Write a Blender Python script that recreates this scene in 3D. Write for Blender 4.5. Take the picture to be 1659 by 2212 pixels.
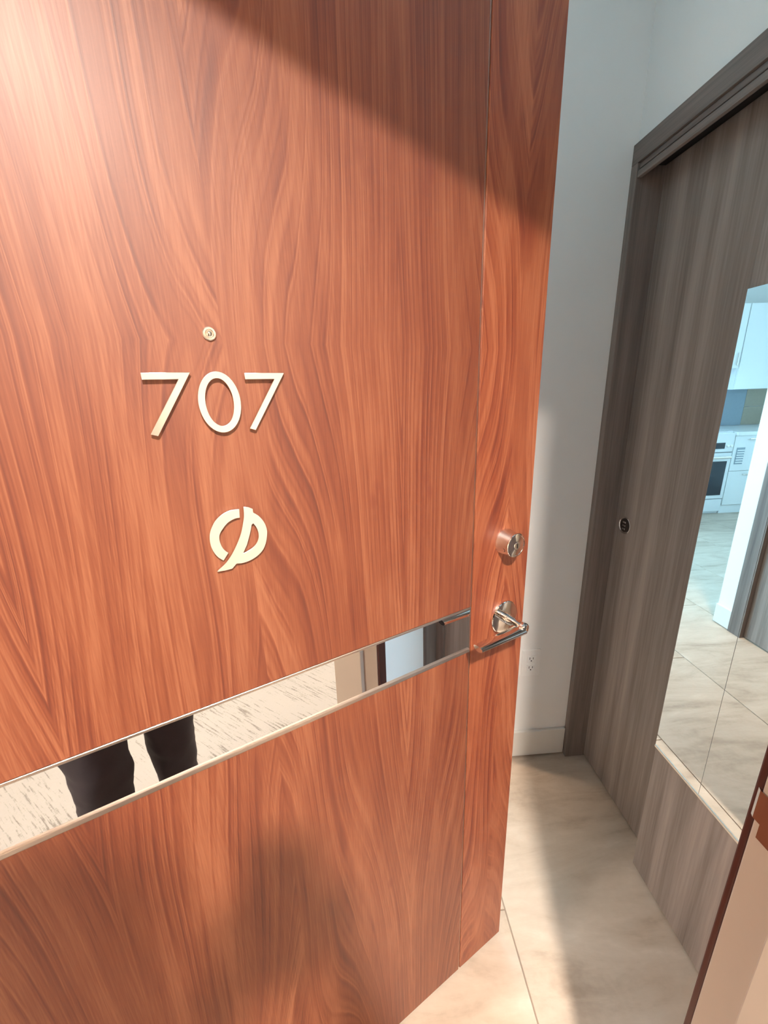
import bpy, bmesh, math, random
from mathutils import Vector, Matrix

for o in list(bpy.data.objects):
    bpy.data.objects.remove(o, do_unlink=True)
S = bpy.context.scene
COL = S.collection
random.seed(7)
R = math.radians

# ------------------------------------------------------------------ camera
YAW, PITCH, ROLL, FPX = R(3.405), R(16.6), R(-1.879), 872.5
CAM = Vector((0, 0, 1.44))
fw = Vector((math.sin(YAW)*math.cos(PITCH), math.cos(YAW)*math.cos(PITCH), -math.sin(PITCH)))
rt = Vector((math.cos(YAW), -math.sin(YAW), 0))
up = rt.cross(fw)
rt2 = math.cos(ROLL)*rt + math.sin(ROLL)*up
up2 = -math.sin(ROLL)*rt + math.cos(ROLL)*up
cd = bpy.data.cameras.new('camera')
cd.sensor_fit = 'HORIZONTAL'; cd.sensor_width = 36.0
cd.lens = 36.0*FPX/1659.0
cd.clip_start = 0.01; cd.clip_end = 100
cam = bpy.data.objects.new('camera', cd); COL.objects.link(cam)
cam.matrix_world = Matrix(((rt2.x, up2.x, -fw.x, CAM.x), (rt2.y, up2.y, -fw.y, CAM.y),
                           (rt2.z, up2.z, -fw.z, CAM.z), (0, 0, 0, 1)))
S.camera = cam

# ------------------------------------------------------------------ light set-up
S.view_settings.view_transform = 'Standard'
S.view_settings.look = 'None'
S.view_settings.gamma = 1.0
S.view_settings.use_curve_mapping = False
S.view_settings.exposure = 0.0
SKY_COL, SKY_STR = (0.39, 0.73, 0.98), 22.0
LAMP_COL, LAMP_W = (1.0, 0.89, 0.785), 86.0
HALL_COL, HALL_W = (1.0, 0.72, 0.49), 205.0
LAMP_POS = (0.20, -0.68, 2.40)

world = bpy.data.worlds.new('daylight'); S.world = world
world.use_nodes = True
bg = world.node_tree.nodes['Background']
bg.inputs[0].default_value = (*SKY_COL, 1); bg.inputs[1].default_value = SKY_STR


def portal(loc, rot, sx, sy):
    l = bpy.data.lights.new('window_portal', 'AREA'); l.shape = 'RECTANGLE'; l.size = sx; l.size_y = sy
    l.cycles.is_portal = True
    o = bpy.data.objects.new('window_portal', l); COL.objects.link(o)
    o.location = loc; o.rotation_euler = rot


portal((0.0, 6.19, 1.3), (R(-90), 0, 0), 2.4, 2.2)
portal((-3.59, 3.1, 1.32), (R(90), 0, R(-90)), .5, .44)
portal((3.19, 4.7, 1.3), (R(90), 0, R(90)), 1.6, 2.2)


# ------------------------------------------------------------------ node helper
class NT:
    def __init__(s, name):
        s.m = bpy.data.materials.new(name); s.m.use_nodes = True
        s.t = s.m.node_tree; s.t.nodes.clear()
        s.out = s.t.nodes.new('ShaderNodeOutputMaterial')
        s.b = s.t.nodes.new('ShaderNodeBsdfPrincipled')
        s.t.links.new(s.b.outputs[0], s.out.inputs[0])

    def put(s, sock, v):
        if isinstance(v, bpy.types.NodeSocket): s.t.links.new(v, sock)
        elif v is not None:
            if isinstance(v, tuple) and len(v) == 3 and sock.type == 'RGBA': v = (*v, 1)
            sock.default_value = v

    def set(s, **k):
        for a, v in k.items(): s.put(s.b.inputs[a.replace('_', ' ')], v)
        return s

    def obj(s):
        return s.t.nodes.new('ShaderNodeTexCoord').outputs['Object']

    def sep(s, v):
        n = s.t.nodes.new('ShaderNodeSeparateXYZ'); s.put(n.inputs[0], v); return n.outputs

    def comb(s, x, y, z):
        n = s.t.nodes.new('ShaderNodeCombineXYZ')
        for i, v in enumerate((x, y, z)): s.put(n.inputs[i], v)
        return n.outputs[0]

    def math(s, op, a, b=None, c=None):
        n = s.t.nodes.new('ShaderNodeMath'); n.operation = op
        for i, v in enumerate((a, b, c)):
            if v is not None: s.put(n.inputs[i], v)
        return n.outputs[0]

    def noise(s, v, scale, detail=4, rough=.55, dist=0.0):
        n = s.t.nodes.new('ShaderNodeTexNoise')
        s.put(n.inputs['Vector'], v); n.inputs['Scale'].default_value = scale
        n.inputs['Detail'].default_value = detail; n.inputs['Roughness'].default_value = rough
        n.inputs['Distortion'].default_value = dist
        return n.outputs[0]

    def ramp(s, f, stops, interp='LINEAR'):
        n = s.t.nodes.new('ShaderNodeValToRGB'); s.put(n.inputs[0], f)
        n.color_ramp.interpolation = interp
        e = n.color_ramp.elements
        while len(e) < len(stops): e.new(0.5)
        for i, (p, c) in enumerate(stops):
            e[i].position = p; e[i].color = (*c, 1) if len(c) == 3 else c
        return n.outputs[0]

    def mix(s, f, a, b, mode='MIX'):
        n = s.t.nodes.new('ShaderNodeMix'); n.data_type = 'RGBA'; n.blend_type = mode
        s.put(n.inputs[0], f); s.put(n.inputs[6], a); s.put(n.inputs[7], b)
        return n.outputs[2]

    def bump(s, h, strength, dist):
        n = s.t.nodes.new('ShaderNodeBump'); n.inputs['Strength'].default_value = strength
        n.inputs['Distance'].default_value = dist; s.put(n.inputs['Height'], h)
        s.t.links.new(n.outputs[0], s.b.inputs['Normal'])


def lin(r, g, b):
    f = lambda c: c/255/12.92 if c <= 10 else ((c/255+.055)/1.055)**2.4
    return (f(r), f(g), f(b))


def plain(name, col, rough=.5, metal=0.0, var=.0, scale=30, bump=0.0, spec=.5):
    n = NT(name)
    c = col
    if var:
        f = n.noise(n.obj(), scale, 3)
        c = n.mix(f, tuple(x*(1-var) for x in col), tuple(min(1, x*(1+var)) for x in col))
    n.set(Base_Color=c, Roughness=rough, Metallic=metal, Specular_IOR_Level=spec)
    if bump: n.bump(n.noise(n.obj(), scale*12, 3), bump, .001)
    return n.m


# ------------------------------------------------------------------ materials
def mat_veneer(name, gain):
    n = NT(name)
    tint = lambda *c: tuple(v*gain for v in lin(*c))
    x, y, z = n.sep(n.obj())
    u = n.math('PINGPONG', n.math('ADD', x, 0.062), 0.228)
    v = n.math('ABSOLUTE', n.math('SUBTRACT', z, 1.497))
    leaf = n.math('FLOOR', n.math('DIVIDE', n.math('ADD', x, 0.062), 0.456))
    big = n.noise(n.comb(n.math('MULTIPLY', u, 5.0), n.math('MULTIPLY', leaf, 3.1), n.math('MULTIPLY', v, 1.15)), 1.0, 1, .5)
    mid = n.noise(n.comb(n.math('MULTIPLY', u, 30.0), n.math('MULTIPLY', leaf, 2.0), n.math('MULTIPLY', v, 1.3)), 1.0, 2, .5)
    cu = n.math('SUBTRACT', u, 0.100)
    F = n.math('MULTIPLY', n.math('MULTIPLY', cu, cu), 6.5)
    F = n.math('ADD', F, n.math('MULTIPLY', cu, 2.6))
    F = n.math('ADD', F, n.math('MULTIPLY', v, -0.27))
    F = n.math('ADD', F, n.math('MULTIPLY', n.math('SUBTRACT', big, .5), 0.42))
    F = n.math('ADD', F, n.math('MULTIPLY', n.math('SUBTRACT', mid, .5), 0.020))
    F = n.math('ADD', F, n.math('MULTIPLY', n.noise(n.comb(n.math('MULTIPLY', F, 14.0), leaf, n.math('MULTIPLY', v, .5)), 1.0, 2), .11))
    ph = n.math('FRACT', n.math('MULTIPLY', F, 25.0))
    saw = n.math('MULTIPLY', n.math('POWER', ph, 1.8), n.math('SUBTRACT', 1.0, n.math('POWER', ph, 14.0)))
    ph2 = n.math('PINGPONG', n.math('MULTIPLY', F, 150.0), 1.0)
    fine = n.math('POWER', ph2, 1.5)
    amp = n.ramp(n.noise(n.comb(n.math('MULTIPLY', x, 20.0), 5.0, n.math('MULTIPLY', z, 2.6)), 1.0, 3), [(.38, (.12,)*3), (.64, (1,)*3)])
    fib = n.noise(n.comb(n.math('MULTIPLY', x, 520.0), 0.0, n.math('MULTIPLY', z, 14.0)), 1.0, 3, .6)
    tone = n.noise(n.comb(n.math('MULTIPLY', F, 11.0), leaf, n.math('MULTIPLY', v, .8)), 1.0, 3)
    blot = n.noise(n.comb(n.math('MULTIPLY', x, 7.0), 2.0, n.math('MULTIPLY', z, 3.0)), 1.0, 2)
    k = n.math('MULTIPLY', saw, n.math('MULTIPLY', amp, .46))
    k = n.math('ADD', k, n.math('MULTIPLY', n.math('MULTIPLY', fine, amp), .22))
    k = n.math('ADD', k, n.math('MULTIPLY', n.math('SUBTRACT', fib, .5), .44))
    k = n.math('ADD', k, n.math('MULTIPLY', n.math('SUBTRACT', tone, .5), .70))
    k = n.math('ADD', k, n.math('MULTIPLY', n.math('SUBTRACT', blot, .5), .24))
    k = n.math('ADD', k, .12)
    c = n.ramp(k, [(0.0, tint(166, 100, 66)), (.22, tint(140, 71, 38)), (.45, tint(120, 50, 20)), (.70, tint(101, 37, 13)), (1.0, tint(74, 25, 9))])
    # small dark pin knots
    kn = n.t.nodes.new('ShaderNodeTexVoronoi'); kn.inputs['Scale'].default_value = 1.0
    n.put(kn.inputs['Vector'], n.comb(n.math('MULTIPLY', u, 9.0), leaf, n.math('MULTIPLY', v, 4.6)))
    kd = n.ramp(kn.outputs['Distance'], [(0.0, (1,)*3), (.045, (.75,)*3), (.085, (0,)*3)])
    c = n.mix(n.math('MULTIPLY', kd, .55), c, lin(110, 42, 20))
    n.set(Base_Color=c, Roughness=n.math('ADD', n.math('MULTIPLY', fib, .10), .52), Specular_IOR_Level=.80,
          Coat_Weight=.34, Coat_Roughness=.37)
    n.bump(n.math('ADD', n.math('MULTIPLY', fib, .7), n.math('MULTIPLY', fine, .4)), .25, .0005)
    return n.m


def mat_laminate(name, dark, light, axis='z'):
    n = NT(name)
    x, y, z = n.sep(n.obj())
    if axis == 'z': a, b, c3 = (n.math('MULTIPLY', x, 18.0), n.math('MULTIPLY', y, 18.0), n.math('MULTIPLY', z, .55))
    else: a, b, c3 = (n.math('MULTIPLY', x, 18.0), n.math('MULTIPLY', y, .55), n.math('MULTIPLY', z, 18.0))
    v = n.comb(a, b, c3)
    f1 = n.noise(v, 1.0, 4, .6)
    f2 = n.noise(v, 9.0, 3, .6)
    k = n.math('ADD', n.math('MULTIPLY', f1, .72), n.math('MULTIPLY', f2, .28))
    c = n.ramp(k, [(.34, dark), (.66, light)])
    n.set(Base_Color=c, Roughness=.5, Specular_IOR_Level=.35)
    n.bump(f2, .12, .0005)
    return n.m


def mat_tile():
    n = NT('travertine_tile')
    co = n.obj()
    x, y, z = n.sep(co)
    info = n.t.nodes.new('ShaderNodeObjectInfo')
    rnd = n.math('MULTIPLY', info.outputs['Random'], 20.0)
    v = n.comb(n.math('MULTIPLY', x, 1.7), n.math('MULTIPLY', y, 6.5), rnd)
    f1 = n.noise(v, 1.0, 5, .6, 1.2)
    f2 = n.noise(v, 4.0, 4, .6, .5)
    f3 = n.noise(co, 60, 3)
    k = n.math('ADD', n.math('MULTIPLY', f1, .62), n.math('ADD', n.math('MULTIPLY', f2, .3), n.math('MULTIPLY', f3, .08)))
    c = n.ramp(k, [(.32, lin(160, 142, 125)), (.48, lin(190, 173, 155)), (.60, lin(201, 185, 168)), (.72, lin(216, 201, 186))])
    n.set(Base_Color=c, Roughness=.42, Specular_IOR_Level=.4)
    return n.m


def mat_carpet():
    n = NT('loop_carpet')
    co = n.obj()
    x, y, z = n.sep(co)
    d = n.noise(n.comb(n.math('MULTIPLY', x, 135.0), n.math('MULTIPLY', y, 8.0), 0.0), 1.0, 3, .6)
    zone = n.noise(n.comb(n.math('MULTIPLY', x, 7.0), n.math('MULTIPLY', y, 3.0), 3.0), 1.0, 2)
    brk = n.noise(co, 120, 2)
    s = n.math('ADD', n.math('MULTIPLY', n.math('SUBTRACT', zone, .5), .45), d)
    s = n.math('ADD', s, n.math('MULTIPLY', n.math('SUBTRACT', brk, .5), .22))
    m = n.ramp(s, [(.55, (0,)*3), (.68, (1,)*3)])
    c = n.mix(m, lin(129, 126, 123), lin(86, 83, 79))
    c = n.mix(n.math('MULTIPLY', brk, .35), c, lin(118, 114, 107))
    n.set(Base_Color=c, Roughness=.95, Specular_IOR_Level=.1)
    n.bump(n.noise(co, 500, 2), .5, .002)
    return n.m


M = {}
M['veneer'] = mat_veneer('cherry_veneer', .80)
M['veneer_stile'] = mat_veneer('light_boosted_cherry_veneer', 1.12)  # same cherry, colour lifted to stand in for lamp light missing on the stile
M['edge_wood'] = plain('door_edge_wood', lin(120, 52, 28), .45, var=.2, scale=20)
M['laminate'] = mat_laminate('grey_oak_laminate', lin(118, 106, 99), lin(172, 157, 148))
M['frame_lam'] = mat_laminate('grey_oak_frame', lin(96, 84, 78), lin(146, 132, 124))
M['head_lam'] = mat_laminate('grey_oak_head', lin(96, 84, 78), lin(146, 132, 124), 'y')
M['casing'] = plain('dark_brown_casing', lin(66, 32, 28), .4, var=.15, scale=40)
M['beige'] = plain('beige_frame_paint', lin(182, 170, 156), .45, var=.03, scale=8)
M['white'] = plain('white_wall_paint', lin(244, 242, 238), .85, var=.02, scale=6, bump=.08)
M['corr'] = plain('cream_corridor_paint', lin(222, 209, 191), .8, var=.02, scale=5, bump=.08)
M['ceil'] = plain('white_ceiling_paint', lin(236, 233, 228), .9, var=.02, scale=4)
M['base'] = plain('white_baseboard_paint', lin(230, 226, 218), .4, var=.02)
M['tile'] = mat_tile()
M['grout'] = plain('beige_grout', lin(150, 134, 118), .9, var=.1)
M['carpet'] = mat_carpet()
M['chrome'] = plain('polished_chrome', (.80, .78, .76), .07, 1.0)
M['satin'] = plain('satin_nickel', (.80, .76, .72), .22, 1.0)
M['digit'] = plain('brushed_steel_digits', (.90, .89, .88), .26, 1.0, var=.03, scale=60)
M['inlay'] = plain('aluminium_inlay', (.58, .48, .42), .36, 1.0)
M['mirror'] = plain('silver_mirror', (.93, .94, .93), .012, 1.0)
M['mirror_b'] = plain('closet_mirror_silver', (.90, .93, .94), .006, 1.0)
M['chan'] = plain('pale_metal_channel', (.92, .86, .78), .3, 1.0)
M['seam'] = plain('mirror_seam', lin(120, 116, 112), .4)
M['black'] = plain('black_plastic', lin(24, 22, 22), .5)
M['darkm'] = plain('dark_track_metal', lin(58, 48, 44), .5, .4)
M['plate'] = plain('polished_strike_steel', (.40, .36, .33), .10, 1.0)
M['plast'] = plain('white_plastic', lin(246, 244, 240), .4)
M['cab'] = plain('white_cabinet_lacquer', lin(236, 238, 238), .3, var=.01)
M['splash'] = plain('grey_backsplash', lin(150, 165, 176), .3, var=.05)
M['splash2'] = plain('taupe_backsplash_tile', lin(168, 158, 140), .35, var=.08)
M['oglass'] = plain('dark_oven_glass', lin(52, 58, 66), .08)
M['steel'] = plain('white_enamel', lin(232, 234, 235), .25)
M['lens'] = None
M['navy'] = plain('dark_navy_twill', lin(40, 36, 46), .85, var=.25, scale=25, bump=.2)
M['shirt'] = plain('charcoal_cotton', lin(52, 52, 58), .9, var=.1, scale=30, bump=.2)
M['skin'] = plain('skin', lin(196, 150, 124), .55, var=.05, scale=20)
M['hair'] = plain('dark_brown_hair', lin(38, 28, 22), .6, var=.3, scale=60)
M['shoe'] = plain('black_leather', lin(28, 26, 26), .4, var=.1)
M['eye'] = plain('eye_white', lin(235, 232, 228), .2)
M['lip'] = plain('lip', lin(170, 100, 92), .5)

g = NT('window_glass'); g.t.nodes.remove(g.b)
tr = g.t.nodes.new('ShaderNodeBsdfTransparent'); gl = g.t.nodes.new('ShaderNodeBsdfGlossy'); gl.inputs['Roughness'].default_value = .02
mx = g.t.nodes.new('ShaderNodeMixShader'); mx.inputs[0].default_value = .06
g.t.links.new(tr.outputs[0], mx.inputs[1]); g.t.links.new(gl.outputs[0], mx.inputs[2]); g.t.links.new(mx.outputs[0], g.out.inputs[0])
M['glass'] = g.m
e = NT('lamp_lens'); e.set(Base_Color=(.9, .9, .9), Emission_Color=(*LAMP_COL, 1), Emission_Strength=30.0); M['lens'] = e.m


# ------------------------------------------------------------------ geometry helpers
def link(o, parent=None):
    COL.objects.link(o)
    if parent: o.parent = parent
    return o


def tag(o, label=None, cat=None, group=None, kind=None):
    for k, v in (('label', label), ('category', cat), ('group', group), ('kind', kind)):
        if v: o[k] = v
    return o


def empty(name, loc=(0, 0, 0), rz=0.0, parent=None):
    o = bpy.data.objects.new(name, None); o.empty_display_size = .1
    o.location = loc; o.rotation_euler = (0, 0, rz)
    return link(o, parent)


def from_bm(name, bm, mat, parent=None, smooth=False):
    me = bpy.data.meshes.new(name); bm.normal_update(); bm.to_mesh(me); bm.free()
    me.materials.append(M[mat])
    if smooth:
        for p in me.polygons: p.use_smooth = True
    return link(bpy.data.objects.new(name, me), parent)


def add_box(bm, lo, hi):
    vs = [bm.verts.new((x, y, z)) for x in (lo[0], hi[0]) for y in (lo[1], hi[1]) for z in (lo[2], hi[2])]
    for f in ((0, 1, 3, 2), (4, 6, 7, 5), (0, 4, 5, 1), (2, 3, 7, 6), (0, 2, 6, 4), (1, 5, 7, 3)):
        bm.faces.new([vs[i] for i in f])


def box(name, lo, hi, mat, parent=None, bevel=0.0, seg=2):
    bm = bmesh.new(); add_box(bm, lo, hi)
    if bevel: bmesh.ops.bevel(bm, geom=bm.edges[:], offset=bevel, segments=seg, affect='EDGES', profile=.6)
    return from_bm(name, bm, mat, parent)


def boxes(name, L, mat, parent=None):
    bm = bmesh.new()
    for lo, hi in L: add_box(bm, lo, hi)
    return from_bm(name, bm, mat, parent)


def lathe(name, prof, mat, parent=None, axis='z', loc=(0, 0, 0), n=40, smooth=True):
    """prof: list of (radius, height); revolved about the axis"""
    bm = bmesh.new(); rings = []
    for r, h in prof:
        ring = []
        for i in range(n):
            a = 2*math.pi*i/n
            c, s = r*math.cos(a), r*math.sin(a)
            p = {'z': (c, s, h), '-y': (c, -h, s), 'x': (h, c, s), '-x': (-h, s, c)}[axis]
            ring.append(bm.verts.new((p[0]+loc[0], p[1]+loc[1], p[2]+loc[2])))
        rings.append(ring)
    for a, b in zip(rings, rings[1:]):
        for i in range(n):
            bm.faces.new((a[i], a[(i+1) % n], b[(i+1) % n], b[i]))
    bm.faces.new(rings[0][::-1]); bm.faces.new(rings[-1])
    bmesh.ops.recalc_face_normals(bm, faces=bm.faces[:])
    o = from_bm(name, bm, mat, parent, smooth)
    if smooth:
        md = o.modifiers.new('edges', 'EDGE_SPLIT'); md.split_angle = R(35)
    return o


def shape(name, loops, y0, depth, mat, parent=None, bevel=.0004):
    """flat outline(s) in the x-z plane, given a thickness along -y (towards the viewer of the door)"""
    cu = bpy.data.curves.new(name, 'CURVE'); cu.dimensions = '2D'; cu.fill_mode = 'BOTH'
    cu.extrude = depth/2-bevel; cu.bevel_depth = bevel; cu.bevel_resolution = 1; cu.offset = -bevel
    for L in loops:
        sp = cu.splines.new('POLY'); sp.points.add(len(L)-1); sp.use_cyclic_u = True
        for p, (a, b) in zip(sp.points, L): p.co = (a, b, 0, 1)
    tmp = bpy.data.objects.new('tmp', cu); COL.objects.link(tmp)
    dg = bpy.context.evaluated_depsgraph_get()
    me = bpy.data.meshes.new_from_object(tmp.evaluated_get(dg))
    bpy.data.objects.remove(tmp, do_unlink=True); bpy.data.curves.remove(cu)
    for v in me.vertices:
        x, y, z = v.co; v.co = (x, y0-depth/2-z, y)
    me.name = name; me.materials.clear(); me.materials.append(M[mat])
    return link(bpy.data.objects.new(name, me), parent)


def smoothloop(P, k=4):
    """closed Catmull-Rom through P"""
    out = []; n = len(P)
    for i in range(n):
        a, b, c, d = (Vector(P[(i+j-1) % n]) for j in range(4))
        for s in range(k):
            t = s/k
            out.append(tuple(.5*((2*b)+(c-a)*t+(2*a-5*b+4*c-d)*t*t+(3*b-a-3*c+d)*t**3)))
    return out


def spline(P, k=4):
    out = []; n = len(P)
    for i in range(n-1):
        a = Vector(P[max(i-1, 0)]); b = Vector(P[i]); c = Vector(P[i+1]); d = Vector(P[min(i+2, n-1)])
        for s in range(k):
            t = s/k
            out.append(tuple(.5*((2*b)+(c-a)*t+(2*a-5*b+4*c-d)*t*t+(3*b-a-3*c+d)*t**3)))
    out.append(tuple(P[-1])); return out


# ================================================================== THE SETTING
ZC, ZI = 2.42, 2.62            # corridor / apartment ceilings
YC, YF = 0.145, 0.292          # corridor face and inner face of the doorway wall
JX0, JX1, DH = -0.553, 0.398, 1.985
YB = 1.262                     # end wall of the entry
XW = 0.788                     # closet wall

# ---- floor tiles (each its own piece)
fl = empty('floor'); tag(fl, 'beige veined stone tile floor of the apartment', 'floor', kind='structure')
box('screed', (-3.62, .15, -.06), (3.22, 6.22, -.0035), 'grout', fl)
TW, TL, G = .5025, 1.005, .0016
cache = {}
i0 = -8
for i in range(i0, 7):
    xa = .357+TW*i; xb = xa+TW
    if xb < -3.6 or xa > 3.2: continue
    off = .765 if i % 2 else .27
    for j in range(-2, 7):
        ya = off+TL*j; yb = ya+TL
        a, b, c, d = max(xa, -3.6), min(xb, 3.2), max(ya, .186), min(yb, 6.2)
        if b-a < .02 or d-c < .02: continue
        key = (round(b-a, 3), round(d-c, 3))
        if key not in cache:
            o = box('tile', (G, G, -.0035), (b-a-G, d-c-G, 0), 'tile', fl, .0009, 1)
            cache[key] = o.data
        else:
            o = link(bpy.data.objects.new('tile', cache[key]), fl)
        o.location = (a, c, 0)

cf = box('floor_corridor', (-3.2, -1.52, -.06), (3.6, .150, 0), 'carpet')
tag(cf, 'cream loop carpet with grey dashes in the corridor', 'floor', kind='structure')
th = box('trim_threshold', (JX0, .146, -.01), (JX1, .190, .006), 'satin', None, .003)
tag(th, 'low metal threshold strip between carpet and tiles', 'threshold', kind='structure')


def wall(name, L, mat, label):
    return tag(boxes(name, L, mat), label, 'wall', kind='structure')


OPX0, OPX1, OPZ = JX0-.045, JX1+.034, DH+.045
wall('wall_front', [((-3.2, YC, 0), (OPX0, YF, ZI)), ((OPX1, YC, 0), (3.6, YF, ZI)), ((OPX0, YC, OPZ), (OPX1, YF, ZI))], 'white',
     'white wall that holds the entry doorway')
# corridor side skin of that wall is painted cream
wall('wall_corridor_near', [((-3.2, YC-.004, 0), (OPX0, YC, ZC)), ((OPX1, YC-.004, 0), (3.6, YC, ZC)), ((OPX0, YC-.004, OPZ), (OPX1, YC, ZC))], 'corr',
     'cream corridor wall beside the open wooden door')
wall('wall_corridor_far', [((-3.2, -1.62, 0), (3.6, -1.52, ZC))], 'corr', 'cream corridor wall opposite the wooden door')
wall('wall_corridor_left', [((-3.3, -1.62, 0), (-3.2, YF, ZI))], 'corr', 'cream wall closing the left end of the corridor')
wall('wall_corridor_right', [((3.6, -1.62, 0), (3.7, YF, ZI))], 'corr', 'cream wall closing the right end of the corridor')
tag(box('ceiling_corridor', (-3.3, -1.62, ZC), (3.7, YC, ZC+.1), 'ceil'), 'white corridor ceiling with recessed lights', 'ceiling', kind='structure')
tag(box('ceiling', (-3.72, YF, ZI), (3.32, 6.32, ZI+.1), 'ceil'), 'white apartment ceiling', 'ceiling', kind='structure')

# closet wall (x = XW) with its opening
CY0, CY1, CZ = .300, 1.262, 2.045
wall('wall_right', [((XW, YF, CZ), (.90, YB, ZI)), ((1.42, YF, 0), (1.5, YB, ZI)), ((.90, YF, 2.3), (1.42, YB, 2.38))], 'white',
     'white wall above the grey closet doors')
wall('wall_back', [((.48, YB, 0), (1.5, YB+.12, ZI))], 'white', 'white end wall with a power outlet past the door edge')
wall('wall_hall', [((.48, YB+.12, 0), (.60, 2.06, ZI)), ((.60, 1.94, 0), (3.3, 2.06, ZI))], 'white', 'white wall on the right of the inner hall')
DY0, DY1, DZ = 1.03, 1.92, 2.06
wall('wall_left', [((-.68, YF, 0), (-.60, DY0, ZI)), ((-.68, DY1, 0), (-.60, 2.085, ZI)), ((-.68, DY0, DZ), (-.60, DY1, ZI)), ((-3.7, 1.95, 0), (-.68, 2.03, ZI))], 'white',
     'white hall wall seen in the closet mirror with grey door')
wall('wall_kitchen_left', [((-3.7, 2.03, 0), (-3.6, 2.85, ZI)), ((-3.7, 3.35, 0), (-3.6, 6.3, ZI)), ((-3.7, 2.85, 0), (-3.6, 3.35, 1.1)), ((-3.7, 2.85, 1.54), (-3.6, 3.35, ZI))], 'white', 'white outer wall at the left of the kitchen')
wall('wall_kitchen', [((-3.6, 4.72, 0), (-1.5, 4.82, ZI))], 'white', 'white wall behind the kitchen units')


def window(name, axis, at, a0, a1, z0, z1, n, label):
    w = empty(name); tag(w, label, 'window', kind='structure')
    def bx(nm, u0, u1, q0, q1, d0, d1, mat):
        if axis == 'y': return box(nm, (u0, at+d0, q0), (u1, at+d1, q1), mat, w)
        return box(nm, (at+d0, u0, q0), (at+d1, u1, q1), mat, w)
    t = .05
    bx('frame_bottom', a0, a1, z0, z0+t, .01, .09, 'plast'); bx('frame_top', a0, a1, z1-t, z1, .01, .09, 'plast')
    step = (a1-a0)/n
    for i in range(n+1):
        c = a0+step*i; c = min(max(c, a0+t/2), a1-t/2)
        bx('mullion', c-t/2, c+t/2, z0+t, z1-t, .01, .09, 'plast')
    for i in range(n):
        bx('pane', a0+step*i+t/2, a0+step*(i+1)-t/2, z0+t, z1-t, .045, .051, 'glass')
    return w


wall('wall_far', [((-3.7, 6.2, 0), (-1.2, 6.3, ZI)), ((1.2, 6.2, 0), (3.3, 6.3, ZI)), ((-1.2, 6.2, 0), (1.2, 6.3, .2)), ((-1.2, 6.2, 2.4), (1.2, 6.3, ZI))], 'white',
     'white window wall at the far end of the living area')
wall('wall_living_right', [((3.2, 2.06, 0), (3.3, 3.9, ZI)), ((3.2, 5.5, 0), (3.3, 6.2, ZI)), ((3.2, 3.9, 0), (3.3, 5.5, .2)), ((3.2, 3.9, 2.4), (3.3, 5.5, ZI))], 'white',
     'white window wall on the right of the living area')
window('window_1', 'y', 6.2, -1.2, 1.2, .2, 2.4, 3, 'tall window in the far wall of the living area')
window('window_2', 'x', 3.2, 3.9, 5.5, .2, 2.4, 2, 'tall window in the right wall of the living area')

window('fill_window_3', 'x', -3.7, 2.85, 3.35, 1.1, 1.54, 1, 'small unseen window added in the left wall to brighten the kitchen')  # added out of view to throw more daylight on the cabinet fronts

# ---- baseboards
def baseboard(name, lo, hi, label, parent=None):
    o = box(name, lo, hi, 'base', parent, .003)
    return tag(o, label, 'baseboard', kind='structure')


baseboard('baseboard_back', (.48, YB-.012, .006), (.772, YB, .126), 'white baseboard under the outlet on the end wall')
baseboard('baseboard_hall', (.466, YB-.012, .006), (.48, 2.06, .126), 'white baseboard along the right of the inner hall')
baseboard('baseboard_left', (-.60, DY1+.06, .006), (-.587, 2.085, .126), 'short white baseboard past the grey hall door')
baseboard('baseboard_corridor', (OPX1+.02, YC-.018, .0), (3.6, YC-.004, .10), 'white baseboard of the corridor beside the doorway')
baseboard('baseboard_opposite', (-3.2, -1.52, 0), (3.6, -1.506, .10), 'white baseboard of the corridor wall opposite the door')

# ---- steel entry frame (beige) with strike plate, and dark interior casing
fr = empty('trim_1', (0, 0, 0)); tag(fr, 'beige painted steel frame around the entry doorway', 'door frame', kind='structure')
YJ0, YJ1, YS = .133, .290, .240
box('jamb', (JX1, YJ0, 0), (OPX1, YJ1, OPZ), 'beige', fr, .002)
box('jamb', (OPX0, YJ0, 0), (JX0, YJ1, OPZ), 'beige', fr, .002)
box('frame_head', (JX0, YJ0, DH+.004), (JX1, YJ1, OPZ), 'beige', fr, .002)
box('door_stop', (JX1-.016, YJ0, 0), (JX1, YS, DH-.008), 'beige', fr, .002)
box('door_stop', (JX0, YJ0, 0), (JX0+.016, YS, DH-.008), 'beige', fr, .002)
box('door_stop', (JX0, YJ0, DH-.012), (JX1, YS, DH+.004), 'beige', fr, .002)
# strike plate with curved lip
bm = bmesh.new()
prof = [(.2515, 0.0), (.2825, 0.0), (.2905, .0002), (.2945, .0025), (.2965, .007)]
z0, z1 = .979, 1.052
rows = []
for k, (y, dx) in enumerate(prof):
    a, b = (z0, z1) if k < 2 else (z0+.018, z1-.018)
    rows.append((y, dx, a, b))
V = []
for y, dx, a, b in rows[:2]:
    V.append([bm.verts.new((JX1-.0016+dx, y, a)), bm.verts.new((JX1-.0016+dx, y, b)), bm.verts.new((JX1+.0004+dx, y, a)), bm.verts.new((JX1+.0004+dx, y, b))])
L0, L1 = V
for q in ((0, 1), (3, 2), (1, 3), (2, 0)):
    bm.faces.new((L0[q[0]], L0[q[1]], L1[q[1]], L1[q[0]]))
bm.faces.new((L0[0], L0[2], L0[3], L0[1])); bm.faces.new((L1[0], L1[1], L1[3], L1[2]))
prev = None
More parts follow.
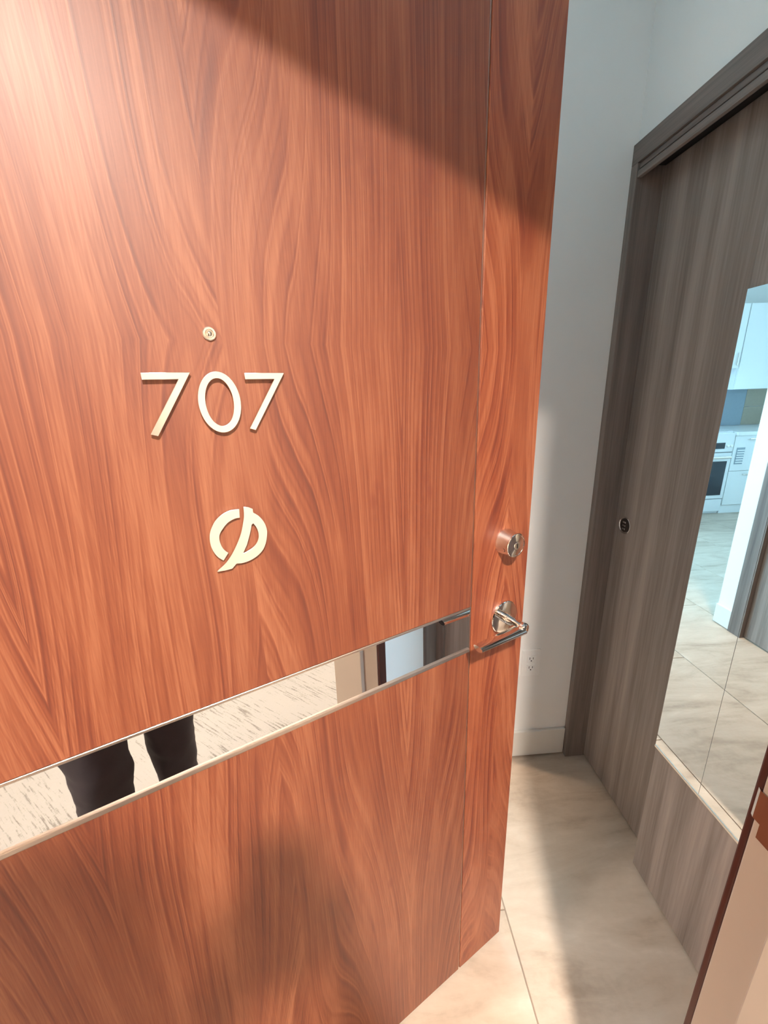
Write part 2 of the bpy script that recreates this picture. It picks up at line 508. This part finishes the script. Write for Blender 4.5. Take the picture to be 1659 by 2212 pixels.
for y, dx, a, b in [(.2825, 0, z0+.018, z1-.018)]+rows[2:]:
    cur = [bm.verts.new((JX1-.0016+dx, y, a)), bm.verts.new((JX1-.0016+dx, y, b)), bm.verts.new((JX1+.0004+dx, y-.001, a)), bm.verts.new((JX1+.0004+dx, y-.001, b))]
    if prev:
        for q in ((0, 1), (3, 2), (1, 3), (2, 0)):
            bm.faces.new((prev[q[0]], prev[q[1]], cur[q[1]], cur[q[0]]))
    prev = cur
bm.faces.new((prev[0], prev[1], prev[3], prev[2]))
bmesh.ops.recalc_face_normals(bm, faces=bm.faces[:])
sp = from_bm('strike_plate', bm, 'plate', fr); sp['label'] = 'polished steel strike plate with curved lip'
box('latch_hole', (JX1-.0019, .2575, .998), (JX1-.0005, .2725, 1.033), 'black', sp)
for zz in (.987, 1.044):
    lathe('screw', [(.0042, 0), (.0042, .0008), (.003, .0012)], 'satin', sp, '-x', (JX1-.0014, .265, zz), 16)

ic = empty('trim_2'); tag(ic, 'dark brown casing on the room side of the entry doorway', 'casing', kind='structure')
box('casing_side', (JX1+.001, .2905, 0), (JX1+.036, .2985, OPZ+.03), 'casing', ic, .002)
box('casing_side', (JX0-.045, .2905, 0), (JX0-.012, .305, OPZ+.03), 'casing', ic, .002)
box('casing_head', (JX0-.012, .2905, DH+.012), (JX1+.001, .305, OPZ+.03), 'casing', ic, .002)

# ---- closet frame (grey oak) around the sliding doors
cfm = empty('trim_3'); tag(cfm, 'grey oak frame around the sliding closet doors', 'door frame', kind='structure')
XF = .775
box('jamb', (XF, 1.235, 0), (.90, YB-.0005, 1.998), 'frame_lam', cfm, .0015)
box('jamb', (XF, .3045, 0), (.90, .334, 1.998), 'frame_lam', cfm, .0015)
box('corner_filler', (.692, YF, 0), (.788, .304, 2.047), 'frame_lam', cfm, .0015)
box('head_fascia', (XF, .3045, 1.998), (.90, YB-.0005, 2.047), 'head_lam', cfm, .0015)
box('head_bead', (XF+.006, .334, 1.984), (XF+.030, 1.235, 1.998), 'head_lam', cfm, .003)
box('head_groove', (XF+.012, .334, 1.979), (XF+.030, 1.235, 1.984), 'darkm', cfm)
box('head_lip', (XF+.002, .334, 1.963), (XF+.014, 1.235, 1.980), 'head_lam', cfm, .003)
box('top_track', (XF+.030, .334, 1.992), (.90, 1.235, 1.998), 'black', cfm)
box('floor_guide', (.826, .79, 0), (.849, .815, .020), 'darkm', cfm, .002)
tag(boxes('closet_floor_liner', [((.90, YF, 0), (1.42, YB, .008))], 'laminate'), 'grey closet floor behind the sliding doors', 'floor', kind='structure')

# far sliding panel with finger pull
d2 = empty('door_2', (.851, .80, .009)); tag(d2, 'plain grey oak sliding closet door with round finger pull', 'sliding door', kind='structure')
box('panel', (0, 0, 0), (.033, .434, 1.982), 'laminate', d2, .001)
pl = lathe('finger_pull', [(.0285, -.0006), (.0285, .0016), (.0262, .0022), (.0235, .0010), (.0225, .0006), (.021, .0004)], 'chrome', d2, '-x', (0, .387, .991), 40)
lathe('pull_cup', [(.0225, .0006), (.0222, .0014), (.0190, .0010), (.0150, .0022), (.0090, .0012), (.0040, .0006)], 'darkm', pl, '-x', (-.0003, .387, .991), 40)
for a in (-.011, .0, .011):
    box('pull_ridge', (-.0046, .379, .991+a-.003), (-.0012, .393, .991+a+.003), 'chrome', pl, .001)

# near sliding panel with mirror
d3 = empty('door_3', (.791, .334, .009)); tag(d3, 'mirrored grey oak sliding closet door nearest the jamb', 'sliding door', kind='structure')
PY = .509
box('panel', (0, 0, 0), (.033, PY, 1.982), 'laminate', d3, .001)
mz0, mz1, my0, ms = .466, 1.603, .158, .361
box('mirror_pane', (-.0045, my0, mz0), (-.0005, ms-.0006, mz1), 'mirror_b', d3)
box('mirror_pane', (-.0045, ms+.0006, mz0), (-.0005, PY-.0015, mz1), 'mirror_b', d3)
box('mirror_seam', (-.0042, ms-.0008, mz0), (-.0006, ms+.0008, mz1), 'seam', d3)
box('mirror_channel', (-.0065, my0, mz0-.007), (-.0003, PY-.001, mz0), 'chan', d3, .001)

# grey hall door on the left wall (seen in the closet mirror)
d4 = empty('door_4', (-.60, 0, 0)); tag(d4, 'grey oak hall door seen at the edge of the closet mirror', 'door', kind='structure')
box('panel', (-.05, DY0+.021, .008), (-.012, DY1-.02, DZ-.02), 'laminate', d4, .001)
box('casing_side', (-.079, DY1-.02, 0), (.014, DY1+.06, DZ+.07), 'frame_lam', d4, .002)
box('casing_side', (-.079, DY0-.06, 0), (.014, DY0+.02, DZ+.07), 'frame_lam', d4, .002)
box('casing_head', (-.079, DY0+.02, DZ-.02), (.014, DY1-.02, DZ+.07), 'head_lam', d4, .002)
h4 = lathe('handle', [(.026, 0), (.026, .006), (.009, .008), (.009, .05), (.0105, .052), (.0105, .058)], 'chrome', d4, 'x', (-.012, DY1-.085, 1.0), 32)
box('lever', (.034, DY1-.20, .991), (.048, DY1-.078, 1.009), 'chrome', h4, .004)

# ================================================================== THE WOODEN ENTRY DOOR
PHI = R(26.7)
W = .910
door = empty('door_1', (-.49206, .30451, 0), PHI)
tag(door, 'cherry wood entry door numbered 707 standing ajar', 'door', kind='structure')
D0 = .010
XG = W-.1423                 # inlay line
ST0, ST1 = .9690, 1.0520     # mirror strip
X0 = -.040
box('core', (X0, .004, D0), (W, .045, DH), 'edge_wood', door, .0008, 1)
box('veneer_upper', (X0, 0, ST1+.0046), (XG-.0022, .0045, DH), 'veneer', door, .0006, 1)
box('veneer_lower', (X0, 0, D0), (XG-.0022, .0045, ST0-.0072), 'veneer', door, .0006, 1)
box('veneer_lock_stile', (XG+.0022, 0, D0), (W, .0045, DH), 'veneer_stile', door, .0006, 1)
inl = box('inlay_line', (XG-.0021, .0026, D0), (XG+.0021, .0042, DH), 'inlay', door); inl['label'] = 'thin vertical metal inlay line'
ms_ = box('mirror_strip', (X0, .0015, ST0), (XG-.0022, .0042, ST1), 'mirror', door); ms_['label'] = 'horizontal mirror band across the door'
box('strip_trim', (X0, -.0012, ST1), (XG-.0022, .0042, ST1+.0045), 'inlay', ms_, .0006, 1)
box('strip_trim', (X0, -.0016, ST0-.0071), (XG-.0022, .0042, ST0), 'inlay', ms_, .0010, 2)

# numerals and emblem
seven = [(0, .0635), (.0455, .0635), (.0052, .0003), (-.0015, .0028), (.0330, .0566), (0, .0566)]
for x0, z0, lab in ((.3112, 1.4022, 'left'), (.4117, 1.4012, 'right')):
    shape('numeral_seven', [[(x0+a, z0+b) for a, b in seven]], -.0028, .0028, 'digit', door)
    for a, b in ((.008, .060), (.010, .011)):
        lathe('standoff', [(.0018, 0), (.0018, .0040)], 'satin', door, '-y', (x0+a, .0005, z0+b), 12)
def oval(cx, cz, a, b, tilt, n=48):
    out = []
    for i in range(n):
        t = 2*math.pi*i/n
        p, q = a*math.cos(t), b*math.sin(t)
        out.append((cx+p*math.cos(tilt)-q*math.sin(tilt), cz+p*math.sin(tilt)+q*math.cos(tilt)))
    return out
shape('numeral_zero', [oval(.3820, 1.4340, .0222, .0326, 0), oval(.3818, 1.4342, .0145, .0252, 0)], -.0028, .0028, 'digit', door)
lathe('standoff', [(.0018, 0), (.0018, .0040)], 'satin', door, '-y', (.3820, .0005, 1.4630), 12)
lathe('standoff', [(.0018, 0), (.0018, .0040)], 'satin', door, '-y', (.3820, .0005, 1.4050), 12)

eL_out = spline([(.3605, 1.2504), (.3546, 1.2567), (.3505, 1.2656), (.3490, 1.2750), (.3496, 1.2838), (.3522, 1.2921), (.3583, 1.3015), (.3672, 1.3081), (.3767, 1.3111), (.3869, 1.3110)], 4)
eL_in = spline([(.3861, 1.2999), (.3801, 1.2998), (.3720, 1.2965), (.3658, 1.2906), (.3612, 1.2843), (.3599, 1.2774), (.3612, 1.2692), (.3637, 1.2637), (.3676, 1.2591)], 4)
eR = spline([(.4025, 1.3038), (.4087, 1.2981), (.4141, 1.2890), (.4163, 1.2792), (.4156, 1.2711), (.4127, 1.2608), (.4075, 1.2523), (.3996, 1.2464), (.3904, 1.2429), (.3815, 1.2419), (.3748, 1.2429)], 4)
eR += [(.3690, 1.2376)] + spline([(.3606, 1.2373), (.3519, 1.2378)], 2)
eR += spline([(.3517, 1.2390), (.3619, 1.2462), (.3710, 1.2564), (.3787, 1.2684), (.3848, 1.2806), (.3896, 1.2956), (.3912, 1.3037), (.3916, 1.3129)], 4)
eR += spline([(.3972, 1.3116), (.4024, 1.3085)], 3)
eH = spline([(.4006, 1.2898), (.4036, 1.2842), (.4053, 1.2764), (.4045, 1.2696), (.4011, 1.2634), (.3958, 1.2589), (.3903, 1.2563), (.3842, 1.2546)], 4) + \
    spline([(.3902, 1.2646), (.3952, 1.2772), (.3989, 1.2889)], 3)
em = shape('emblem', [eL_out+eL_in], -.0014, .0026, 'digit', door)
em['label'] = 'round metal emblem cut by a slanting stroke'
shape('emblem_stroke', [eR, eH], -.0014, .0026, 'digit', em)
for (a, b) in ((.355, 1.280), (.380, 1.3055)):
    lathe('standoff', [(.0016, 0), (.0016, .0024)], 'satin', em, '-y', (a, .0005, b), 12)
for (a, b) in ((.397, 1.300), (.411, 1.275), (.372, 1.248)):
    lathe('standoff', [(.0016, 0), (.0016, .0024)], 'satin', em, '-y', (a, .0005, b), 12)

# peephole
ph = lathe('peephole', [(.0070, -.0005), (.0070, .0016), (.0062, .0024), (.0045, .0022), (.0036, .0014), (.0034, .0010)], 'satin', door, '-y', (.3817, 0, 1.5045), 32)
lathe('lens', [(.0034, .0008), (.0026, .0016), (.0012, .0022), (.0003, .0024)], 'chrome', ph, '-y', (.3817, 0, 1.5045), 24)

# deadbolt
DX, DZb = .8445, 1.1680
db = lathe('deadbolt', [(.0245, -.0005), (.0245, .0015), (.0238, .003), (.0215, .0235), (.0213, .0245)], 'satin', door, '-y', (DX, 0, DZb), 48)
lathe('collar', [(.0213, .0244), (.0224, .0250), (.0226, .0272), (.0218, .0284), (.0196, .0286), (.0190, .0278)], 'chrome', db, '-y', (DX, 0, DZb), 48)
lathe('cylinder_face', [(.0192, .0270), (.0190, .0280), (.0080, .0288), (.0076, .0276)], 'chrome', db, '-y', (DX, 0, DZb), 48)
lathe('plug', [(.0074, .0274), (.0073, .0294), (.0066, .0300)], 'chrome', db, '-y', (DX, 0, DZb), 32)
box('keyway', (DX-.0009, -.0306, DZb-.0045), (DX+.0009, -.0296, DZb+.0040), 'black', db)
# small engraved ring on the side of the barrel
bm = bmesh.new()
n = 24
ra = [];
for i in range(n):
    t = 2*math.pi*i/n
    row = []
    for rr, dz in ((.0030, .0), (.0036, .0003), (.0042, .0)):
        ang = R(200)+rr*math.cos(t)/.0225
        rad = .0220+dz
        row.append(bm.verts.new((DX+rad*math.cos(ang), -.0165-rr*math.sin(t), DZb+rad*math.sin(ang))))
    ra.append(row)
for i in range(n):
    a, b = ra[i], ra[(i+1) % n]
    for k in range(2): bm.faces.new((a[k], a[k+1], b[k+1], b[k]))
from_bm('ring_mark', bm, 'casing', db)

# lever handle
LX, LZ = .8515, 1.0090
lv = lathe('lever_handle', [(.0335, -.0005), (.0335, .0040), (.0322, .0054), (.0310, .0056), (.0105, .0058)], 'chrome', door, '-y', (LX, 0, LZ), 56)
lathe('neck', [(.0098, .005), (.0098, .0130), (.0104, .0134), (.0104, .0152), (.0092, .0156), (.0092, .0440), (.0098, .0450), (.0108, .0475), (.0110, .0510), (.0104, .0545), (.0088, .0568), (.0050, .0578)], 'chrome', lv, '-y', (LX, 0, LZ), 40)
bm = bmesh.new()
secs = []
# half-round bar: broad arched top, rounded underside, slightly tapering towards its flat end
for s in range(9):
    t = s/8
    x = LX-.004-.108*t
    hw = .0140-.0030*t; top = .0046-.0004*t; bot = -.0078+.0014*t
    ring = []
    for i in range(20):
        a = 2*math.pi*i/20
        yy = hw*math.cos(a); zz = (top if math.sin(a) > 0 else -bot)*math.sin(a)
        ring.append(bm.verts.new((x, -.0495+yy, LZ-.0015+zz)))
    secs.append(ring)
for a, b in zip(secs, secs[1:]):
    for i in range(20): bm.faces.new((a[i], a[(i+1) % 20], b[(i+1) % 20], b[i]))
bm.faces.new(secs[0]); bm.faces.new(secs[-1][::-1])
bmesh.ops.recalc_face_normals(bm, faces=bm.faces[:])
bar = from_bm('lever_bar', bm, 'chrome', lv, True)
bar.modifiers.new('edges', 'EDGE_SPLIT').split_angle = R(50)
lathe('set_screw', [(.0024, 0), (.0024, .0006), (.0014, .0006), (.0013, .0001)], 'black', lv, '-y', (LX-.002, -.0260, LZ), 12)
# hinges on the room side
for zz in (.22, 1.0, 1.78):
    hg = lathe('hinge', [(.0065, 0), (.0065, .1)], 'satin', door, 'z', (X0-.004, .0495, zz), 20)
    box('leaf', (X0, .0452, zz), (X0+.028, .0472, zz+.1), 'satin', hg)

# ================================================================== THINGS
# outlet
ot = empty('power_outlet', (.610, YB, .442)); tag(ot, 'white wall outlet low on the end wall beside the door edge', 'outlet')
box('cover_plate', (-.035, -.0055, -.0575), (.035, 0, .0575), 'plast', ot, .002)
for zz in (-.0195, .0195):
    rc = box('receptacle', (-.0165, -.0075, zz-.014), (.0165, -.005, zz+.014), 'plast', ot, .003)
    box('slot', (-.0075, -.0079, zz-.002), (-.0055, -.0072, zz+.008), 'black', rc)
    box('slot', (.0055, -.0079, zz-.001), (.0075, -.0072, zz+.007), 'black', rc)
    lathe('ground_hole', [(.0024, 0), (.0024, .0006)], 'black', rc, '-y', (0, -.0073, zz-.0075), 12)

# recessed corridor lights and the hall light
def downlight(loc, label, watts, col, rad=.052, beam=None):
    t = empty('recessed_light', loc); tag(t, label, 'light', 'recessed ceiling lights')
    lathe('trim_ring', [(rad+.026, 0), (rad+.026, -.004), (rad+.018, -.008), (rad+.004, -.006), (rad+.002, -.001)], 'ceil', t, 'z', (0, 0, 0), 40)
    lathe('lens', [(rad, -.0008), (rad, -.0035)], 'lens', t, 'z', (0, 0, 0), 40, False)
    if beam:
        l = bpy.data.lights.new('lamp', 'SPOT'); l.spot_size = beam; l.spot_blend = .7; l.shadow_soft_size = rad
    else:
        l = bpy.data.lights.new('lamp', 'AREA'); l.shape = 'DISK'; l.size = 2*rad; l.spread = R(140)
    l.energy = watts; l.color = col
    o = bpy.data.objects.new('lamp', l); link(o, t); o.location = (0, 0, -.010)
    return t
downlight((LAMP_POS[0], LAMP_POS[1], ZC), 'recessed corridor ceiling light right outside the open door', LAMP_W, LAMP_COL)
downlight((LAMP_POS[0]-2.2, LAMP_POS[1], ZC), 'recessed corridor ceiling light to the left of the door', LAMP_W, LAMP_COL)
downlight((LAMP_POS[0]+2.2, LAMP_POS[1], ZC), 'recessed corridor ceiling light to the right of the door', LAMP_W, LAMP_COL)
downlight((-.30, 1.62, ZI), 'recessed hall ceiling light behind the wooden door', HALL_W, HALL_COL, beam=R(58))

# kitchen run seen in the closet mirror
KY = 4.10
def cabinet(name, x0, x1, z0, z1, y0, y1, label, n=1, drawers=0, vent=False):
    c = empty(name, (x0, y0, z0)); tag(c, label, 'cabinet', 'kitchen %ss' % name.replace('_', ' '))
    w, h = x1-x0, z1-z0
    box('body', (0, .02, 0), (w, y1-y0, h), 'cab', c)
    if drawers:
        hh = (h-.10)/drawers
        for i in range(drawers):
            d = box('drawer', (.003, 0, .10+i*hh+.002), (w-.003, .019, .10+(i+1)*hh-.002), 'cab', c, .002)
            box('pull', (w*.25, -.022, .10+(i+1)*hh-.045), (w*.75, -.010, .10+(i+1)*hh-.033), 'satin', d, .002)
    else:
        ww = w/n
        for i in range(n):
            d = box('door', (i*ww+.003, 0, .002), ((i+1)*ww-.003, .019, h-.002), 'cab', c, .002)
            box('pull', (i*ww+.03, -.02, .03), (i*ww+.042, -.008, .16), 'satin', d, .002)
    if vent:
        v = box('vent_grille', (w-.13, -.006, .56), (w-.04, .0, .74), 'splash', c, .001)
        for i in range(6):
            box('slat', (w-.125, -.011, .575+i*.026), (w-.045, -.005, .588+i*.026), 'cab', v)
    return c
rg = empty('range', (-2.46, KY, 0)); tag(rg, 'white kitchen range with dark oven window seen in the mirror', 'range')
box('body', (0, .03, .0), (.76, .62, .905), 'steel', rg, .004)
cp = box('control_panel', (.0, .0, .70), (.76, .035, .90), 'steel', rg, .004)
box('display', (.10, -.004, .735), (.66, .002, .80), 'oglass', cp, .002)
for kx in (.03, .07, .69, .73):
    lathe('knob', [(.014, 0), (.013, .018), (.011, .02)], 'plast', cp, '-y', (kx, 0, .765), 20)
od = box('oven_door', (.005, -.005, .18), (.755, .03, .69), 'steel', rg, .004)
box('oven_window', (.045, -.009, .22), (.715, -.003, .60), 'oglass', od, .003)
hb = box('handle', (.04, -.055, .635), (.72, -.035, .658), 'satin', od, .008)
for kx in (.07, .68): box('bracket', (kx, -.04, .637), (kx+.02, -.004, .655), 'satin', hb)
box('storage_drawer', (.005, 0, .03), (.755, .03, .172), 'steel', rg, .004)
box('cooktop', (.0, .04, .905), (.76, .61, .915), 'steel', rg, .003)
for kx, ky in ((.2, .18), (.56, .18), (.2, .45), (.56, .45)):
    lathe('burner', [(.085, .914), (.085, .919), (.06, .921), (.02, .919)], 'black', rg, 'z', (kx, ky, 0), 28)
cabinet('base_cabinet', -3.08, -2.465, 0, .87, KY, KY+.62, 'white drawer cabinet with slatted vent beside the kitchen range', drawers=2, vent=True)
cabinet('base_cabinet', -3.598, -3.085, 0, .87, KY, KY+.615, 'white base cabinet in the kitchen corner by the left wall', n=1)
cabinet('base_cabinet', -1.695, -1.50, 0, .87, KY, KY+.62, 'narrow white base cabinet at the open end of the kitchen', n=1)
ct = box('countertop', (-3.60, KY-.02, .87), (-2.464, KY+.62, .91), 'cab', None, .004)
tag(ct, 'white countertop between the range and the kitchen corner', 'countertop', 'kitchen countertops')
ct2 = box('countertop', (-1.696, KY-.02, .87), (-1.50, KY+.62, .91), 'cab', None, .004)
tag(ct2, 'short white countertop at the open end of the kitchen', 'countertop', 'kitchen countertops')
sb = empty('backsplash', (-3.598, 4.705, .915)); tag(sb, 'grey kitchen backsplash with taupe tiles above the counter', 'backsplash')
box('panel', (.52, 0, 0), (2.1, .014, .63), 'splash', sb)
for i in range(2):
    for j in range(2):
        box('tile', (.26*i+.003, 0, .215*j+.003), (.26*(i+1)-.003, .014, .215*(j+1)-.003), 'splash2', sb, .002)
cabinet('wall_cabinet', -3.17, -2.575, 1.34, 2.20, 4.35, 4.716, 'tall white wall cabinet hanging left of the range', n=1)
cabinet('wall_cabinet', -2.57, -1.80, 1.56, 2.20, 4.35, 4.716, 'short white wall cabinet hanging over the range', n=2)


# ------------------------------------------------------------------ the photographer (legs show in the door's mirror band)
def skin_mesh(name, verts, edges, radii, mat, parent, root=0, sub=2):
    me = bpy.data.meshes.new(name); me.from_pydata(verts, edges, [])
    o = bpy.data.objects.new(name, me); COL.objects.link(o)
    md = o.modifiers.new('skin', 'SKIN'); md.use_smooth_shade = True
    sv = me.skin_vertices[0].data
    for i, r in enumerate(radii):
        sv[i].radius = r if isinstance(r, tuple) else (r, r)
        sv[i].use_root = (i == root) or (i != root and not any(b == i for a, b in edges) and i > 0)
    s = o.modifiers.new('sub', 'SUBSURF'); s.levels = sub; s.render_levels = sub
    dg = bpy.context.evaluated_depsgraph_get()
    m2 = bpy.data.meshes.new_from_object(o.evaluated_get(dg))
    bpy.data.objects.remove(o, do_unlink=True)
    m2.name = name; m2.materials.clear(); m2.materials.append(M[mat])
    for p in m2.polygons: p.use_smooth = True
    return link(bpy.data.objects.new(name, m2), parent)


def chain(V, E, Rd, start, pts):
    p = start
    for (co, r) in pts:
        V.append(co); Rd.append(r); i = len(V)-1
        if p is not None: E.append((p, i))
        p = i
    return p


def build_person():
    root = empty('person', (-.08, -.22, 0))
    tag(root, 'person in dark trousers and charcoal shirt holding up a phone', 'person')
    # body, relative to the root: facing +y
    V, E, Rd = [], [], []
    chain(V, E, Rd, None, [((0, -.03, .95), (.132, .088))])
    c = chain(V, E, Rd, 0, [((0, -.035, 1.06), (.122, .085)), ((0, -.04, 1.20), (.138, .095)), ((0, -.045, 1.35), (.15, .10)), ((0, -.045, 1.43), (.085, .07)), ((.0, -.035, 1.485), .047), ((.0, -.015, 1.535), .054)])
    chain(V, E, Rd, c, [((0, .0, 1.60), (.073, .090)), ((0, -.005, 1.66), (.074, .088)), ((0, -.012, 1.70), (.052, .062))])
    yb = lambda z: .191+(z-1.387)*.30          # the phone's door-side face
    PX = .0815
    for s in (-1, 1):
        hx = PX+s*.052
        chain(V, E, Rd, 3, [((s*.165, -.045, 1.405), .054), ((s*.215, -.05, 1.25), .046), ((s*.225, -.02, 1.13), .041), ((s*.175+.02, .055, 1.195), .038), ((hx+s*.028, .125, 1.275), .027), ((hx+s*.012, .155, 1.325), (.024, .019)), ((hx+s*.004, .170, 1.362), (.030, .016))])
        xo = -.01 if s > 0 else .012
        k = .085*s
        chain(V, E, Rd, 0, [((k, -.02, .86), .088), ((k*1.05, .0, .70), .074), ((k*1.08, .02, .50), .055), ((k*1.10, .0, .36), .052), ((k*1.12, -.02, .20), .040), ((k*1.12, -.03, .09), .036), ((k*1.15, .02, .04), (.038, .03)), ((k*1.2, .13, .032), (.040, .024)), ((k*1.22, .19, .03), (.030, .018))])
    body = skin_mesh('body', V, E, Rd, 'skin', root, 0, 2)
    # fingers: separate short chains rooted in each palm, closed round the phone's sides
    for s in (-1, 1):
        hx = PX+s*.052
        V, E, Rd = [], [], []
        for f in range(4):
            z = 1.398-.0185*f; ln = (.92, 1.0, .94, .76)[f]; y = yb(z)
            chain(V, E, Rd, None, [((hx+s*.004, .172, z-.020), .0092), ((hx+s*.005, y-.004, z-.006), .0090), ((hx-s*.006, y+.0085, z), .0083), ((hx-s*.030*ln, y+.0085, z+.002), .0074)])
        chain(V, E, Rd, None, [((hx+s*.004, .160, 1.352), .0112), ((hx-s*.004, yb(1.38)-.020, 1.382), .0100), ((hx-s*.024, yb(1.40)-.0175, 1.400), .0086)])
        skin_mesh('fingers', V, E, Rd, 'skin', body, 0, 1)
    # face
    for s in (-1, 1):
        lathe('eye', [(.004, 0), (.011, .003), (.0105, .006), (.005, .009)], 'eye', body, 'z', (0, 0, 0), 16).matrix_local = Matrix.Translation((s*.031, .079, 1.615)) @ Matrix.Rotation(R(-90), 4, 'X')
        lathe('iris', [(.0052, 0), (.0050, .0012), (.0030, .0016)], 'hair', body, '-y', (0, 0, 0), 16).matrix_local = Matrix.Translation((s*.031, .0884, 1.613)) @ Matrix.Rotation(R(180), 4, 'Z')
        lathe('ear', [(.004, -.006), (.018, -.004), (.020, .004), (.010, .008)], 'skin', body, 'x', (0, 0, 0), 16).matrix_local = Matrix.Translation((s*.074, -.005, 1.605)) @ Matrix.Diagonal((1, .8, 1.5, 1))
    V, E, Rd = [], [], []
    chain(V, E, Rd, None, [((0, .084, 1.625), .006), ((0, .098, 1.598), .010), ((0, .094, 1.583), .012)])
    skin_mesh('nose', V, E, Rd, 'skin', body, 0, 2)
    V, E, Rd = [], [], []
    chain(V, E, Rd, None, [((-.022, .080, 1.556), .003), ((0, .088, 1.557), .0055), ((.022, .080, 1.556), .003)])
    skin_mesh('mouth', V, E, Rd, 'lip', body, 1, 2)
    bm = bmesh.new()
    bmesh.ops.create_uvsphere(bm, u_segments=40, v_segments=24, radius=1.0)
    for v in bm.verts:
        x, y, z = v.co
        k = 1+.020*math.sin(9*x+4*z)*math.cos(11*y+3*x)
        drop = max(0.0, -y)*max(0.0, -z)*.030            # nape falls a little lower
        v.co = (x*.0815*k, -.024+y*.088*k, 1.662+z*.082*k-drop)
    from_bm('hair', bm, 'hair', body, True)
    # trousers: one mesh, two legs, slight folds at knee
    V, E, Rd = [((0, -.03, .97))], [], [(.162, .120)]
    chain(V, E, Rd, 0, [((0, -.03, 1.07), (.156, .116))])
    for s in (-1, 1):
        k = .086*s
        chain(V, E, Rd, 0, [((k, -.02, .86), (.097, .104)), ((k*1.04, .0, .74), .088), ((k*1.06, .012, .60), .078), ((k*1.06, .022, .53), .073), ((k*1.08, .016, .47), .069), ((k*1.10, .0, .38), .063), ((k*1.12, -.012, .26), .059), ((k*1.12, -.022, .12), .058), ((k*1.12, -.018, .07), .060)])
    tr_ = skin_mesh('trousers', V, E, Rd, 'navy', root, 0, 3)
    tex = bpy.data.textures.new('folds', 'CLOUDS'); tex.noise_scale = .085
    md = tr_.modifiers.new('folds', 'DISPLACE'); md.texture = tex; md.strength = .022; md.mid_level = .5; md.texture_coords = 'LOCAL'
    # shirt with sleeves
    V, E, Rd = [], [], []
    chain(V, E, Rd, None, [((0, -.03, .86), (.178, .132)), ((0, -.03, .95), (.176, .130)), ((0, -.035, 1.06), (.166, .122)), ((0, -.04, 1.20), (.162, .116)), ((0, -.045, 1.355), (.165, .115)), ((0, -.045, 1.45), (.080, .072))])
    for s in (-1, 1):
        chain(V, E, Rd, 4, [((s*.168, -.045, 1.40), .068), ((s*.217, -.05, 1.25), .060), ((s*.228, -.025, 1.145), .055)])
    skin_mesh('shirt', V, E, Rd, 'shirt', root, 0, 2)
    for s in (-1, 1):
        k = .086*s*1.13
        V, E, Rd = [], [], []
        chain(V, E, Rd, None, [((k, -.045, .045), (.042, .040)), ((k*1.02, .03, .050), (.044, .044)), ((k*1.07, .12, .040), (.047, .036)), ((k*1.09, .20, .032), (.038, .028))])
        sh = skin_mesh('shoe', V, E, Rd, 'shoe', root, 0, 2)
        box('sole', (k*1.06-.037, -.068, .001), (k*1.06+.037, .215, .014), 'black', sh, .006)
    return root


person = build_person()
ph_ = empty('mobile_phone', CAM - fw*.012)
ph_.matrix_world = Matrix(((rt2.x, up2.x, -fw.x, (CAM-fw*.014-up2*.055).x), (rt2.y, up2.y, -fw.y, (CAM-fw*.014-up2*.055).y), (rt2.z, up2.z, -fw.z, (CAM-fw*.014-up2*.055).z), (0, 0, 0, 1)))
tag(ph_, 'dark mobile phone held up in both hands in the corridor', 'phone')
box('case', (-.036, -.074, 0), (.036, .074, .008), 'black', ph_, .003)
box('screen', (-.033, -.070, .0078), (.033, .070, .0088), 'oglass', ph_)
